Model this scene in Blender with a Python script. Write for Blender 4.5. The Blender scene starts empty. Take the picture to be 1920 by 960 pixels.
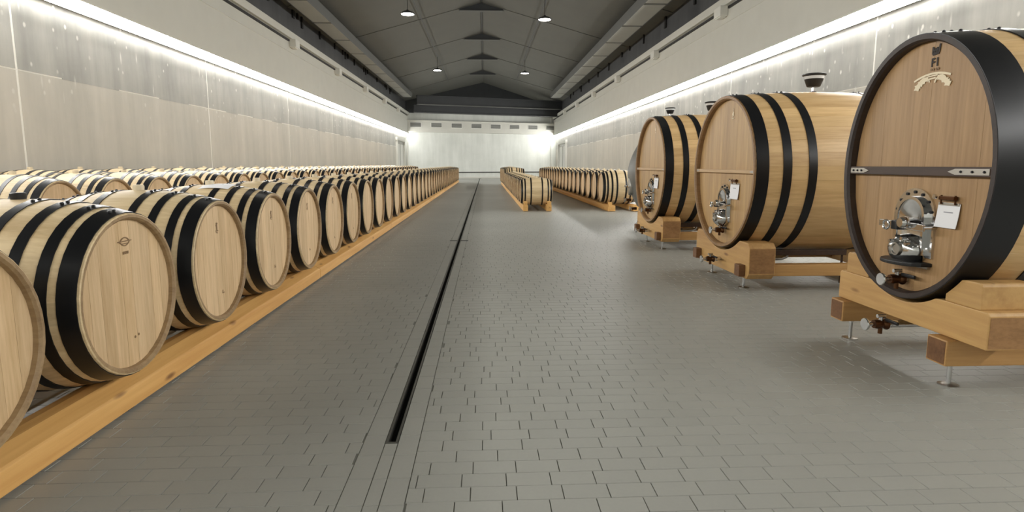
import bpy, bmesh, math, random
from mathutils import Matrix, Vector
import numpy as np
random.seed(7)
PI = math.pi
scene = bpy.context.scene
COL = scene.collection

# ------------------------------------------------------------------ camera, world, exposure
F_PX, CX, CY = 1100.0, 960.0, 456.0
PITCH, YAW, EYE = math.radians(7.66), math.radians(2.65), 1.25
cd = bpy.data.cameras.new('camera'); cam = bpy.data.objects.new('camera', cd); COL.objects.link(cam)
cd.sensor_width = 36.0; cd.lens = F_PX * 36.0 / 1920.0
cd.shift_y = -(480.0 - CY) / 1920.0
cd.clip_start = 0.05; cd.clip_end = 300
cam.location = (0, 0, EYE); cam.rotation_euler = (PI/2 - PITCH, 0, -YAW)
scene.camera = cam
world = bpy.data.worlds.new('world'); scene.world = world; world.use_nodes = True
world.node_tree.nodes['Background'].inputs[0].default_value = (0.05, 0.05, 0.05, 1)
world.node_tree.nodes['Background'].inputs[1].default_value = 0.3
scene.view_settings.view_transform = 'Standard'; scene.view_settings.look = 'None'
scene.view_settings.gamma = 1.0; scene.view_settings.use_curve_mapping = False
scene.view_settings.exposure = 0.28
LED_POWER = 46.0
LED_COLOR = (1.0, 0.99, 0.96)
LAMP_POWER = 22.0

# ------------------------------------------------------------------ shared dimensions
WL, WR = -6.8, 6.75            # concrete wall faces
LED_Z = 3.87
BAND_D = 0.26                  # how far the white band stands proud of the concrete
CORN_Z = 5.65
RIDGE_X, RIDGE_Z, ROOF_K = -0.1, 8.45, 0.28
Y0, EL, ER = -7.0, 51.5, 56.0  # back wall, end wall at its left and right corner
END_RZ = math.atan2(ER - EL, WR - WL)
def end_y(x): return EL + (x - WL) * (ER - EL) / (WR - WL)

_f = Vector((math.sin(YAW)*math.cos(PITCH), math.cos(YAW)*math.cos(PITCH), -math.sin(PITCH)))
_r = Vector((math.cos(YAW), -math.sin(YAW), 0)); _u = _r.cross(_f)
def in_frame(x, y, z=0.0, m=0):
    v = Vector((x, y, z - EYE)); d = v.dot(_f)
    if d < 0.2: return False
    px = CX + F_PX*v.dot(_r)/d; py = CY - F_PX*v.dot(_u)/d
    return -m < px < 1920+m and -m < py < 960+m

# ------------------------------------------------------------------ materials
def lin(c):
    return tuple(((x/255)/12.92 if x/255 <= .04045 else ((x/255+.055)/1.055)**2.4) for x in c) + (1.0,)
class N:
    """small helper around a material's node tree"""
    def __init__(s, name):
        s.m = bpy.data.materials.new(name); s.m.use_nodes = True; s.t = s.m.node_tree
        s.b = s.t.nodes['Principled BSDF']
    def n(s, typ, **kw):
        nd = s.t.nodes.new(typ)
        for k, v in kw.items():
            if k.startswith('i_'):
                key = k[2:]
                key = int(key) if key.isdigit() else key.replace('_', ' ')
                nd.inputs[key].default_value = v
            else: setattr(nd, k, v)
        return nd
    def l(s, a, b): s.t.links.new(a, b)
    def math(s, op, a, b=None, c=None):
        nd = s.n('ShaderNodeMath', operation=op)
        for i, v in enumerate((a, b, c)):
            if v is None: continue
            if hasattr(v, 'links'): s.l(v, nd.inputs[i])
            else: nd.inputs[i].default_value = v
        return nd.outputs[0]
    def mix(s, fac, a, b, mode='MIX'):
        nd = s.n('ShaderNodeMix', data_type='RGBA', blend_type=mode)
        for sock, v in ((nd.inputs[0], fac), (nd.inputs[6], a), (nd.inputs[7], b)):
            if hasattr(v, 'links'): s.l(v, sock)
            else: sock.default_value = v
        return nd.outputs[2]
    def ramp(s, fac, stops):
        nd = s.n('ShaderNodeValToRGB'); e = nd.color_ramp.elements
        while len(e) < len(stops): e.new(0.5)
        for el, (p, c) in zip(e, stops):
            el.position = p; el.color = c if len(c) == 4 else tuple(c) + (1,)
        s.l(fac, nd.inputs[0]); return nd.outputs[0]
    def bump(s, h, strength=0.2, dist=0.01):
        nd = s.n('ShaderNodeBump'); nd.inputs['Strength'].default_value = strength; nd.inputs['Distance'].default_value = dist
        s.l(h, nd.inputs['Height']); s.l(nd.outputs[0], s.b.inputs['Normal'])
    def set(s, **kw):
        for k, v in kw.items():
            sk = s.b.inputs[k.replace('_', ' ')]
            if hasattr(v, 'links'): s.l(v, sk)
            else: sk.default_value = v
        return s.m
G = lambda v: (v, v, v, 1)

def plain(name, rgb, rough=0.5, metal=0.0, noise=0.0, scale=6.0):
    k = N(name)
    if noise:
        tc = k.n('ShaderNodeTexCoord'); nz = k.n('ShaderNodeTexNoise', i_Scale=scale, i_Detail=4.0)
        k.l(tc.outputs['Object'], nz.inputs['Vector'])
        v = k.ramp(nz.outputs['Fac'], [(0.3, G(1-noise)), (0.7, G(1+noise*0.5))])
        col = k.mix(1.0, lin(rgb), v, 'MULTIPLY')
        k.set(Base_Color=col)
    else: k.set(Base_Color=lin(rgb))
    return k.set(Roughness=rough, Metallic=metal)

def wood(name, a, b, axis='X', fine=60.0, rough=0.55, staves=0, tint=0.12, stretch=14.0, knots=False, blotch=0.12):
    """planed wood: two tones of grain drawn out along one axis, each piece its own tone"""
    k = N(name); tc = k.n('ShaderNodeTexCoord'); oi = k.n('ShaderNodeObjectInfo')
    off = k.n('ShaderNodeVectorMath', operation='MULTIPLY_ADD'); off.inputs[1].default_value = (1, 1, 1)
    sc = k.n('ShaderNodeVectorMath', operation='SCALE'); cmb = k.n('ShaderNodeCombineXYZ')
    r37 = k.math('MULTIPLY', oi.outputs['Random'], 37.0)
    for i in range(3): k.l(r37, cmb.inputs[i])
    k.l(tc.outputs['Object'], off.inputs[0]); k.l(cmb.outputs[0], off.inputs[2])
    mp = k.n('ShaderNodeMapping'); s = [fine, fine, fine]; s['XYZ'.index(axis)] = fine/stretch
    mp.inputs['Scale'].default_value = s; k.l(off.outputs[0], mp.inputs['Vector'])
    n1 = k.n('ShaderNodeTexNoise', i_Scale=1.0, i_Detail=5.0, i_Roughness=0.6); k.l(mp.outputs[0], n1.inputs['Vector'])
    mp2 = k.n('ShaderNodeMapping'); s2 = [x*0.16 for x in s]; mp2.inputs['Scale'].default_value = s2; k.l(off.outputs[0], mp2.inputs['Vector'])
    n2 = k.n('ShaderNodeTexNoise', i_Scale=1.0, i_Detail=3.0); k.l(mp2.outputs[0], n2.inputs['Vector'])
    f = k.math('ADD', k.math('MULTIPLY', n1.outputs['Fac'], 0.55), k.math('MULTIPLY', n2.outputs['Fac'], 0.55))
    col = k.ramp(f, [(0.36, lin(b)), (0.66, lin(a))])
    if knots:
        mv = k.n('ShaderNodeMapping'); sv = [7.0, 7.0, 7.0]; sv['XYZ'.index(axis)] = 2.0
        mv.inputs['Scale'].default_value = sv; k.l(off.outputs[0], mv.inputs['Vector'])
        vo = k.n('ShaderNodeTexVoronoi', i_Scale=1.0); k.l(mv.outputs[0], vo.inputs['Vector'])
        kk = k.ramp(vo.outputs['Distance'], [(0.05, G(1)), (0.14, G(0))])
        col = k.mix(k.math('MULTIPLY', kk, 0.8), col, lin((105, 60, 28)))
    # piece-to-piece tone
    t = k.math('MULTIPLY_ADD', oi.outputs['Random'], tint*2, 1.0 - tint)
    if staves:
        sep = k.n('ShaderNodeSeparateXYZ'); k.l(tc.outputs['Object'], sep.inputs[0])
        ang = k.math('MULTIPLY', k.math('ARCTAN2', sep.outputs[1], sep.outputs[2]), staves/(2*PI))
        fl = k.math('ADD', k.math('FLOOR', ang), r37)
        wn = k.n('ShaderNodeTexWhiteNoise', noise_dimensions='1D'); k.l(fl, wn.inputs['W'])
        t = k.math('MULTIPLY', t, k.math('MULTIPLY_ADD', wn.outputs['Value'], 0.2, 0.9))
    cc = k.n('ShaderNodeCombineXYZ')
    for i in range(3): k.l(t, cc.inputs[i])
    col = k.mix(1.0, col, cc.outputs[0], 'MULTIPLY')
    k.set(Base_Color=col, Roughness=rough)
    k.bump(n1.outputs['Fac'], 0.12, 0.004)
    return k.m

def concrete(name, base, dark, flecks=True):
    k = N(name); g = k.n('ShaderNodeNewGeometry'); pos = g.outputs['Position']
    n1 = k.n('ShaderNodeTexNoise', i_Scale=0.55, i_Detail=6.0, i_Roughness=0.6); k.l(pos, n1.inputs['Vector'])
    mp = k.n('ShaderNodeMapping'); mp.inputs['Scale'].default_value = (2.2, 2.2, 0.22); k.l(pos, mp.inputs['Vector'])
    n2 = k.n('ShaderNodeTexNoise', i_Scale=1.0, i_Detail=5.0, i_Roughness=0.65); k.l(mp.outputs[0], n2.inputs['Vector'])
    f = k.math('ADD', k.math('MULTIPLY', n1.outputs['Fac'], 0.5), k.math('MULTIPLY', n2.outputs['Fac'], 0.5))
    col = k.ramp(f, [(0.36, lin(dark)), (0.62, lin(base))])
    if flecks:
        # white lime spots and short runs, thick in patches near the top of the pour
        mv = k.n('ShaderNodeMapping'); mv.inputs['Scale'].default_value = (5.0, 5.0, 3.6); k.l(pos, mv.inputs['Vector'])
        vo = k.n('ShaderNodeTexVoronoi', i_Scale=1.0); k.l(mv.outputs[0], vo.inputs['Vector'])
        spots = k.ramp(vo.outputs['Distance'], [(0.09, G(1)), (0.17, G(0))])
        mr = k.n('ShaderNodeMapping'); mr.inputs['Scale'].default_value = (5.5, 5.5, 1.1); k.l(pos, mr.inputs['Vector'])
        v2 = k.n('ShaderNodeTexVoronoi', i_Scale=1.0); k.l(mr.outputs[0], v2.inputs['Vector'])
        runs = k.ramp(v2.outputs['Distance'], [(0.05, G(1)), (0.15, G(0))])
        n3 = k.n('ShaderNodeTexNoise', i_Scale=0.9, i_Detail=3.0); k.l(pos, n3.inputs['Vector'])
        sep = k.n('ShaderNodeSeparateXYZ'); k.l(pos, sep.inputs[0])
        hi = k.math('MULTIPLY_ADD', sep.outputs[2], 0.7, -1.2); hi = k.math('MINIMUM', k.math('MAXIMUM', hi, 0.0), 1.0)
        patch = k.ramp(n3.outputs['Fac'], [(0.40, G(0)), (0.52, G(1))])
        msk = k.math('MULTIPLY', k.math('MULTIPLY', hi, patch), k.math('MAXIMUM', spots, k.math('MULTIPLY', runs, 0.7)))
        col = k.mix(k.math('MULTIPLY', msk, 0.85), col, lin((232, 230, 222)))
    n4 = k.n('ShaderNodeTexNoise', i_Scale=9.0, i_Detail=6.0); k.l(pos, n4.inputs['Vector'])
    rg = k.math('MULTIPLY_ADD', n1.outputs['Fac'], 0.3, 0.32)
    k.set(Base_Color=col, Roughness=rg)
    k.bump(n4.outputs['Fac'], 0.15, 0.01)
    return k.m

def tile_mat(name):
    k = N(name); g = k.n('ShaderNodeNewGeometry'); at = k.n('ShaderNodeAttribute', attribute_name='tone')
    n1 = k.n('ShaderNodeTexNoise', i_Scale=0.35, i_Detail=4.0); k.l(g.outputs['Position'], n1.inputs['Vector'])
    n2 = k.n('ShaderNodeTexNoise', i_Scale=55.0, i_Detail=3.0); k.l(g.outputs['Position'], n2.inputs['Vector'])
    col = k.ramp(n1.outputs['Fac'], [(0.3, lin((154, 154, 147))), (0.7, lin((166, 166, 159)))])
    t = k.math('MULTIPLY_ADD', at.outputs['Fac'], 0.035, 0.98)
    t = k.math('MULTIPLY', t, k.math('MULTIPLY_ADD', n2.outputs['Fac'], 0.10, 0.95))
    cc = k.n('ShaderNodeCombineXYZ')
    for i in range(3): k.l(t, cc.inputs[i])
    k.set(Base_Color=k.mix(1.0, col, cc.outputs[0], 'MULTIPLY'), Roughness=k.math('MULTIPLY_ADD', n2.outputs['Fac'], 0.10, 0.40))
    k.bump(n2.outputs['Fac'], 0.06, 0.004)
    return k.m

def emitter(name, rgb, power):
    k = N(name); k.set(Base_Color=(1, 1, 1, 1), Emission_Color=tuple(rgb)+(1,), Emission_Strength=power); return k.m

M = {}
M['oak_body'] = wood('barrel_oak', (222, 200, 160), (194, 168, 126), 'X', 55, 0.5, staves=26, tint=0.05)
M['oak_head'] = wood('barrel_head_oak', (216, 187, 147), (187, 156, 113), 'Z', 60, 0.55, tint=0.09)
M['oak_chime'] = wood('barrel_chime_oak', (160, 134, 98), (128, 102, 71), 'X', 60, 0.55, tint=0.05)
M['cask_stave'] = wood('cask_oak', (214, 181, 130), (186, 149, 99), 'X', 45, 0.42, tint=0.08)
M['cask_head'] = wood('cask_head_oak', (186, 152, 103), (156, 122, 78), 'Z', 50, 0.48, tint=0.08, stretch=18)
M['oval_head'] = wood('oval_cask_head_oak', (172, 138, 96), (144, 111, 72), 'Z', 50, 0.48, tint=0.07, stretch=18)
M['dark_end'] = wood('dark_end_grain', (116, 80, 48), (88, 58, 33), 'X', 60, 0.6, tint=0.08, stretch=2)
M['cask_chime'] = wood('cask_chime_oak', (150, 117, 80), (122, 93, 61), 'X', 50, 0.5, tint=0.04)
M['dark_chime'] = wood('dark_stained_chime', (54, 42, 36), (40, 30, 26), 'X', 50, 0.5, tint=0.04)
M['dark_bar'] = wood('dark_stained_bar', (70, 50, 38), (50, 36, 28), 'Y', 50, 0.5, tint=0.04)
M['oak_bar'] = wood('pale_bar_oak', (196, 164, 122), (172, 138, 98), 'Y', 50, 0.5, tint=0.04)
M['pine'] = wood('pine_beam', (230, 182, 112), (208, 154, 86), 'Y', 28, 0.5, tint=0.07, stretch=22, knots=True)
M['cradle'] = wood('cradle_oak', (198, 158, 100), (170, 128, 76), 'Y', 26, 0.5, tint=0.07, stretch=14, knots=True)
M['cradle_end'] = wood('cradle_end_grain', (160, 119, 75), (128, 92, 55), 'X', 60, 0.6, tint=0.08, stretch=2)
M['runner'] = wood('runner_oak', (192, 150, 94), (160, 118, 68), 'X', 26, 0.5, tint=0.06, stretch=14)
M['hoop'] = plain('black_hoop_iron', (23, 24, 27), 0.34, 0.3)
M['rivet'] = plain('rivet_iron', (40, 40, 42), 0.4, 0.6)
M['black'] = plain('black_rubber', (22, 22, 23), 0.45)
M['silicone'] = plain('pale_bung_silicone', (214, 200, 172), 0.5)
M['steel'] = plain('polished_steel', (214, 214, 214), 0.14, 1.0)
M['brushed'] = plain('brushed_steel', (176, 174, 168), 0.32, 1.0)
M['brass'] = plain('dark_bronze', (92, 62, 40), 0.3, 0.9)
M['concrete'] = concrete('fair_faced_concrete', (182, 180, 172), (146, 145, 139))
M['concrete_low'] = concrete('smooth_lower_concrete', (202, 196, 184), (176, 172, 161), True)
M['joint'] = plain('limed_joint', (244, 242, 234), 0.7)
M['plaster'] = plain('white_plaster', (210, 209, 200), 0.6, 0, 0.03, 2.0)
M['endwall'] = concrete('white_rendered_wall', (226, 228, 222), (206, 209, 202), False)
M['dark_wall'] = concrete('dark_eave_concrete', (86, 87, 88), (64, 65, 67), False)
M['roof'] = plain('dark_roof_sheet', (94, 94, 88), 0.75, 0, 0.06, 0.8)
M['dark_steel'] = plain('dark_grey_steel', (58, 60, 62), 0.5, 0.1, 0.08, 2.0)
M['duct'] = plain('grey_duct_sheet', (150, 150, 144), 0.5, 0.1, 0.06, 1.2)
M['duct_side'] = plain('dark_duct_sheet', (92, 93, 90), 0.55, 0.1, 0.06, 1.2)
M['slot'] = plain('black_slot', (26, 24, 22), 0.6)
M['white_box'] = plain('white_enamel', (226, 225, 218), 0.45)
M['grille'] = plain('grey_louvre', (172, 172, 165), 0.5)
M['tile'] = tile_mat('grey_klinker_tile')
M['grout'] = plain('grey_grout', (122, 122, 114), 0.85)
M['drain'] = plain('drain_steel', (120, 120, 114), 0.35, 0.8)
M['void'] = plain('drain_dark', (8, 8, 8), 0.9)
M['paper'] = plain('white_paper', (236, 236, 238), 0.7)
M['ink'] = plain('black_ink', (38, 28, 22), 0.6)
M['fade_ink'] = plain('faded_brand', (132, 104, 72), 0.6)
M['grey_ink'] = plain('grey_print', (160, 160, 166), 0.7)
M['cream_ink'] = plain('cream_paint', (236, 222, 192), 0.6)
M['egg'] = concrete('grey_tank_concrete', (112, 111, 105), (92, 91, 86), False)
M['led'] = emitter('led_diffuser', LED_COLOR, LED_POWER)
M['lamp'] = emitter('lamp_diffuser', (1.0, 0.95, 0.86), LAMP_POWER)
kg = N('clear_plastic'); kg.set(Base_Color=(0.95, 0.96, 0.96, 1), Roughness=0.08, Transmission_Weight=0.35, IOR=1.3); M['clear'] = kg.m

# ------------------------------------------------------------------ mesh helpers
class MB:
    def __init__(s): s.v = []; s.f = []; s.mi = []
    def add(s, verts, faces, mi=0):
        o = len(s.v); s.v += [tuple(p) for p in verts]; s.f += [tuple(i+o for i in f) for f in faces]; s.mi += [mi]*len(faces); return s
    def box(s, x0, x1, y0, y1, z0, z1, mi=0):
        return s.add([(x0,y0,z0),(x1,y0,z0),(x1,y1,z0),(x0,y1,z0),(x0,y0,z1),(x1,y0,z1),(x1,y1,z1),(x0,y1,z1)],
                     [(0,3,2,1),(4,5,6,7),(0,1,5,4),(1,2,6,5),(2,3,7,6),(3,0,4,7)], mi)
    def prism(s, poly, a, b, axis='X', mi=0):
        """polygon in the plane across axis, extruded from a to b; X: (y,z)  Y: (x,z)  Z: (x,y)"""
        def P(p, t): return (t,p[0],p[1]) if axis == 'X' else (p[0],t,p[1]) if axis == 'Y' else (p[0],p[1],t)
        n = len(poly)
        vs = [P(p, a) for p in poly] + [P(p, b) for p in poly]
        fs = [tuple(range(n))[::-1], tuple(range(n, 2*n))] + [(i,(i+1)%n,n+(i+1)%n,n+i) for i in range(n)]
        return s.add(vs, fs, mi)
    def lathe(s, prof, axis='X', segs=32, c=(0,0,0), ky=1.0, kz=1.0, mi=0, closed=False, mis=None):
        """profile of (along, radius) revolved about an axis; radius 0 ends close to a point; ky, kz squash the round"""
        vs = []; rings = []
        for (t, r) in prof:
            if r <= 1e-6:
                rings.append([len(vs)]); ps = [(t, 0, 0)]
            else:
                rings.append(list(range(len(vs), len(vs)+segs)))
                ps = [(t, r*math.cos(2*PI*i/segs)*ky, r*math.sin(2*PI*i/segs)*kz) for i in range(segs)]
            for p in ps:
                q = p if axis == 'X' else (p[2], p[0], p[1]) if axis == 'Y' else (p[1], p[2], p[0])
                vs.append((q[0]+c[0], q[1]+c[1], q[2]+c[2]))
        o = len(s.v); s.v += vs
        pairs = list(zip(rings[:-1], rings[1:])) + ([(rings[-1], rings[0])] if closed else [])
        for j, (A, B) in enumerate(pairs):
            m_ = mis[j] if mis else mi
            for i in range(segs):
                k = (i+1) % segs
                if len(A) == 1 and len(B) == 1: break
                if len(A) == 1: f = (A[0], B[k], B[i])
                elif len(B) == 1: f = (A[i], A[k], B[0])
                else: f = (A[i], A[k], B[k], B[i])
                s.f.append(tuple(q+o for q in f)); s.mi.append(m_)
        return s
    def tube(s, pts, r, segs=10, mi=0):
        pts = [Vector(p) for p in pts]; rings = []
        up = None
        for i, p in enumerate(pts):
            d = (pts[min(i+1, len(pts)-1)] - pts[max(i-1, 0)]).normalized()
            if up is None:
                up = Vector((0,0,1)) if abs(d.z) < 0.9 else Vector((1,0,0))
            a = d.cross(up).normalized(); up = a.cross(d).normalized()
            rr = r[i] if isinstance(r, (list, tuple)) else r
            rings.append([p + a*math.cos(2*PI*k/segs)*rr + up*math.sin(2*PI*k/segs)*rr for k in range(segs)])
        vs = [q for R in rings for q in R]; fs = []
        for i in range(len(rings)-1):
            for k in range(segs):
                k2 = (k+1) % segs; fs.append((i*segs+k, i*segs+k2, (i+1)*segs+k2, (i+1)*segs+k))
        fs.append(tuple(range(segs))[::-1]); fs.append(tuple((len(rings)-1)*segs+k for k in range(segs)))
        return s.add(vs, fs, mi)
    def mesh(s, name, mats, smooth=0.0, bevel=0.0, bseg=2, recalc=True):
        me = bpy.data.meshes.new(name); me.from_pydata(s.v, [], s.f)
        mats = mats if isinstance(mats, (list, tuple)) else [mats]
        for m in mats: me.materials.append(M[m])
        me.polygons.foreach_set('material_index', s.mi)
        if recalc or bevel:
            bm = bmesh.new(); bm.from_mesh(me)
            bmesh.ops.recalc_face_normals(bm, faces=bm.faces)
            if bevel:
                es = [e for e in bm.edges if len(e.link_faces) == 2 and e.calc_face_angle(0) > 0.5]
                bmesh.ops.bevel(bm, geom=es, offset=bevel, segments=bseg, profile=0.6, affect='EDGES', clamp_overlap=True)
            bm.to_mesh(me); bm.free()
        if smooth:
            me.polygons.foreach_set('use_smooth', [True]*len(me.polygons))
            try: me.set_sharp_from_angle(angle=smooth)
            except Exception: pass
        else: me.shade_flat()
        me.update(); return me
    def build(s, name, mats, parent=None, loc=(0,0,0), **kw):
        return place(name, s.mesh(name, mats, **kw), parent, loc)
def place(name, me, parent=None, loc=(0,0,0), rot=(0,0,0)):
    o = bpy.data.objects.new(name, me); COL.objects.link(o); o.location = loc; o.rotation_euler = rot
    if parent is not None: o.parent = parent
    return o
def tag(o, label=None, cat=None, group=None, kind=None):
    if label: o['label'] = label
    if cat: o['category'] = cat
    if group: o['group'] = group
    if kind: o['kind'] = kind
    return o
def thing(name, label, cat, loc=(0,0,0), rz=0.0, group=None):
    o = bpy.data.objects.new(name, None); COL.objects.link(o); o.empty_display_size = 0.2
    o.location = loc; o.rotation_euler = (0,0,rz); return tag(o, label, cat, group)
def copy_tree(o, parent=None, kids=None):
    c = o.copy(); COL.objects.link(c); c.parent = parent
    for ch in list(o.children): copy_tree(ch, c)
    return c
ONES = ['', 'first','second','third','fourth','fifth','sixth','seventh','eighth','ninth','tenth','eleventh','twelfth','thirteenth','fourteenth','fifteenth','sixteenth','seventeenth','eighteenth','nineteenth']
def ordinal(n):
    if n < 20: return ONES[n]
    tens = ['','','twenty','thirty','forty'][n//10]
    return (tens[:-1] + 'ieth') if n % 10 == 0 else tens + '-' + ONES[n % 10]
R35 = math.radians(35)

# ================================================================== SETTING
# ---- floor: slab with the drain slot left open, tiles laid on it
DX0, DX1, DY = -0.457, -0.399, 2.53
fl = MB()
fl.box(WL-0.3, DX0+0.004, Y0-0.2, 58, -0.2, -0.004).box(DX1-0.004, WR+0.3, Y0-0.2, 58, -0.2, -0.004).box(DX0+0.004, DX1-0.004, Y0-0.2, DY, -0.2, -0.004)
floor = tag(fl.build('floor', 'grout'), 'grey klinker tile floor with a long slot drain', None, None, 'structure')
TL, TW, JT = 0.178, 0.0985, 0.0028
rects = []
def lay(x0, x1, y0, y1): rects.append((x0, x1, y0, y1))
nrow = int((57.5 + 1.0)/TW)
for r in range(nrow):
    y = -1.0 + r*TW
    if y > end_y(WR): break
    sh = (0.5 if r % 2 else 0.0) + 0.16*math.sin(r*2.4)
    x = -0.305 + (sh % 1.0)*TL - TL
    while x < WR and y < end_y(min(max(x, WL), WR)):
        a, b = max(x, -0.305), min(x+TL, WR)
        if b - a > 0.02: lay(a, b, y, y+TW)
        x += TL
    sh2 = (0.5 if r % 2 else 0.0) + 0.16*math.sin(r*1.9+1)
    x = -0.556 - (sh2 % 1.0)*TL + TL
    while x > WL:
        a, b = max(x-TL, WL), min(x, -0.556)
        if b - a > 0.02 and y < end_y(a): lay(a, b, y, y+TW)
        x -= TL
y = -1.0; LS = 0.19
while y < 51.5:
    lay(-0.556, DX0, y, y+LS); lay(DX1, -0.305, y, y+LS)
    if y + LS < DY: lay(DX0, DX1, y, y+LS)
    elif y < DY: lay(DX0, DX1, y, DY)
    y += LS
rr = np.array(rects)
cx = (rr[:,0]+rr[:,1])/2; cy = (rr[:,2]+rr[:,3])/2
vis = [i for i in np.argsort(cy)[:2500] if in_frame(cx[i], cy[i]) and cx[i] > -1.8]
near = set(vis[:300])
def tile_mesh(w, d, tone):
    j = JT/2; b = 0.0012
    X0, X1, Ya, Yb = -w/2+j, w/2-j, -d/2+j, d/2-j
    me = bpy.data.meshes.new('tile')
    me.from_pydata([(X0,Ya,-.004),(X1,Ya,-.004),(X1,Yb,-.004),(X0,Yb,-.004),(X0+b,Ya+b,0),(X1-b,Ya+b,0),(X1-b,Yb-b,0),(X0+b,Yb-b,0)], [],
                   [(4,5,6,7),(0,1,5,4),(1,2,6,5),(2,3,7,6),(3,0,4,7)])
    me.materials.append(M['tile'])
    at = me.attributes.new('tone', 'FLOAT', 'POINT'); at.data.foreach_set('value', [tone]*8); me.shade_flat()
    return me
cache = {}
for i in sorted(near):
    w = round(rr[i,1]-rr[i,0], 4); d = round(rr[i,3]-rr[i,2], 4); t = random.randrange(6)
    key = (w, d, t)
    if key not in cache: cache[key] = tile_mesh(w, d, t/5)
    place('tile', cache[key], floor, (cx[i], cy[i], 0))
rest = np.array([i for i in range(len(rr)) if i not in near])
q = rr[rest]; n = len(q); j = JT/2; b = 0.0012
V = np.zeros((n, 8, 3), np.float32)
for k, (xa, ya) in enumerate(((0,2),(1,2),(1,3),(0,3))):
    sx = 1 if xa == 0 else -1; sy = 1 if ya == 2 else -1
    V[:,k,0] = q[:,xa]+sx*j; V[:,k,1] = q[:,ya]+sy*j; V[:,k,2] = -.004
    V[:,k+4,0] = q[:,xa]+sx*(j+b); V[:,k+4,1] = q[:,ya]+sy*(j+b)
base = np.array([4,5,6,7, 0,1,5,4, 1,2,6,5, 2,3,7,6, 3,0,4,7])
idx = (np.arange(n)[:,None]*8 + base[None,:]).ravel()
me = bpy.data.meshes.new('tile_field')
me.vertices.add(n*8); me.vertices.foreach_set('co', V.ravel())
me.loops.add(n*20); me.loops.foreach_set('vertex_index', idx.astype(np.int32))
me.polygons.add(n*5); me.polygons.foreach_set('loop_start', np.arange(0, n*20, 4, dtype=np.int32))
me.materials.append(M['tile'])
at = me.attributes.new('tone', 'FLOAT', 'POINT')
at.data.foreach_set('value', np.repeat(np.random.default_rng(3).integers(0, 6, n)/5.0, 8).astype(np.float32))
me.update(); me.validate(); me.shade_flat()
tag(place('tile_field', me, floor), None, None, None, 'stuff')

# ---- slot drain
dr = thing('slot_drain', 'long black slot drain with steel edges running down the tiled floor', 'drain', ((DX0+DX1)/2, DY, 0))
MB().box(-.027, .027, 0, 49.4, -.09, -.06).build('channel', 'void', dr)
for s in (-1, 1):
    e = MB(); xa, xb = sorted((s*.0275, s*.0165)); e.box(xa, xb, 0, 49.4, -.06, .0015); e.build('edge_profile', 'drain', dr)
MB().box(-.0165, .0165, 0, .012, -.06, .0015).build('end_stop', 'drain', dr)
cv = thing('drain_cover', 'small cross-shaped steel cover set across the slot drain', 'drain cover', ((DX0+DX1)/2, 9.62, 0))
for s in (-1, 1):
    xa, xb = sorted((s*.03, s*.15)); MB().box(xa, xb, -.03, .03, 0.0005, .003).build('plate', 'slot', cv)

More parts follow.
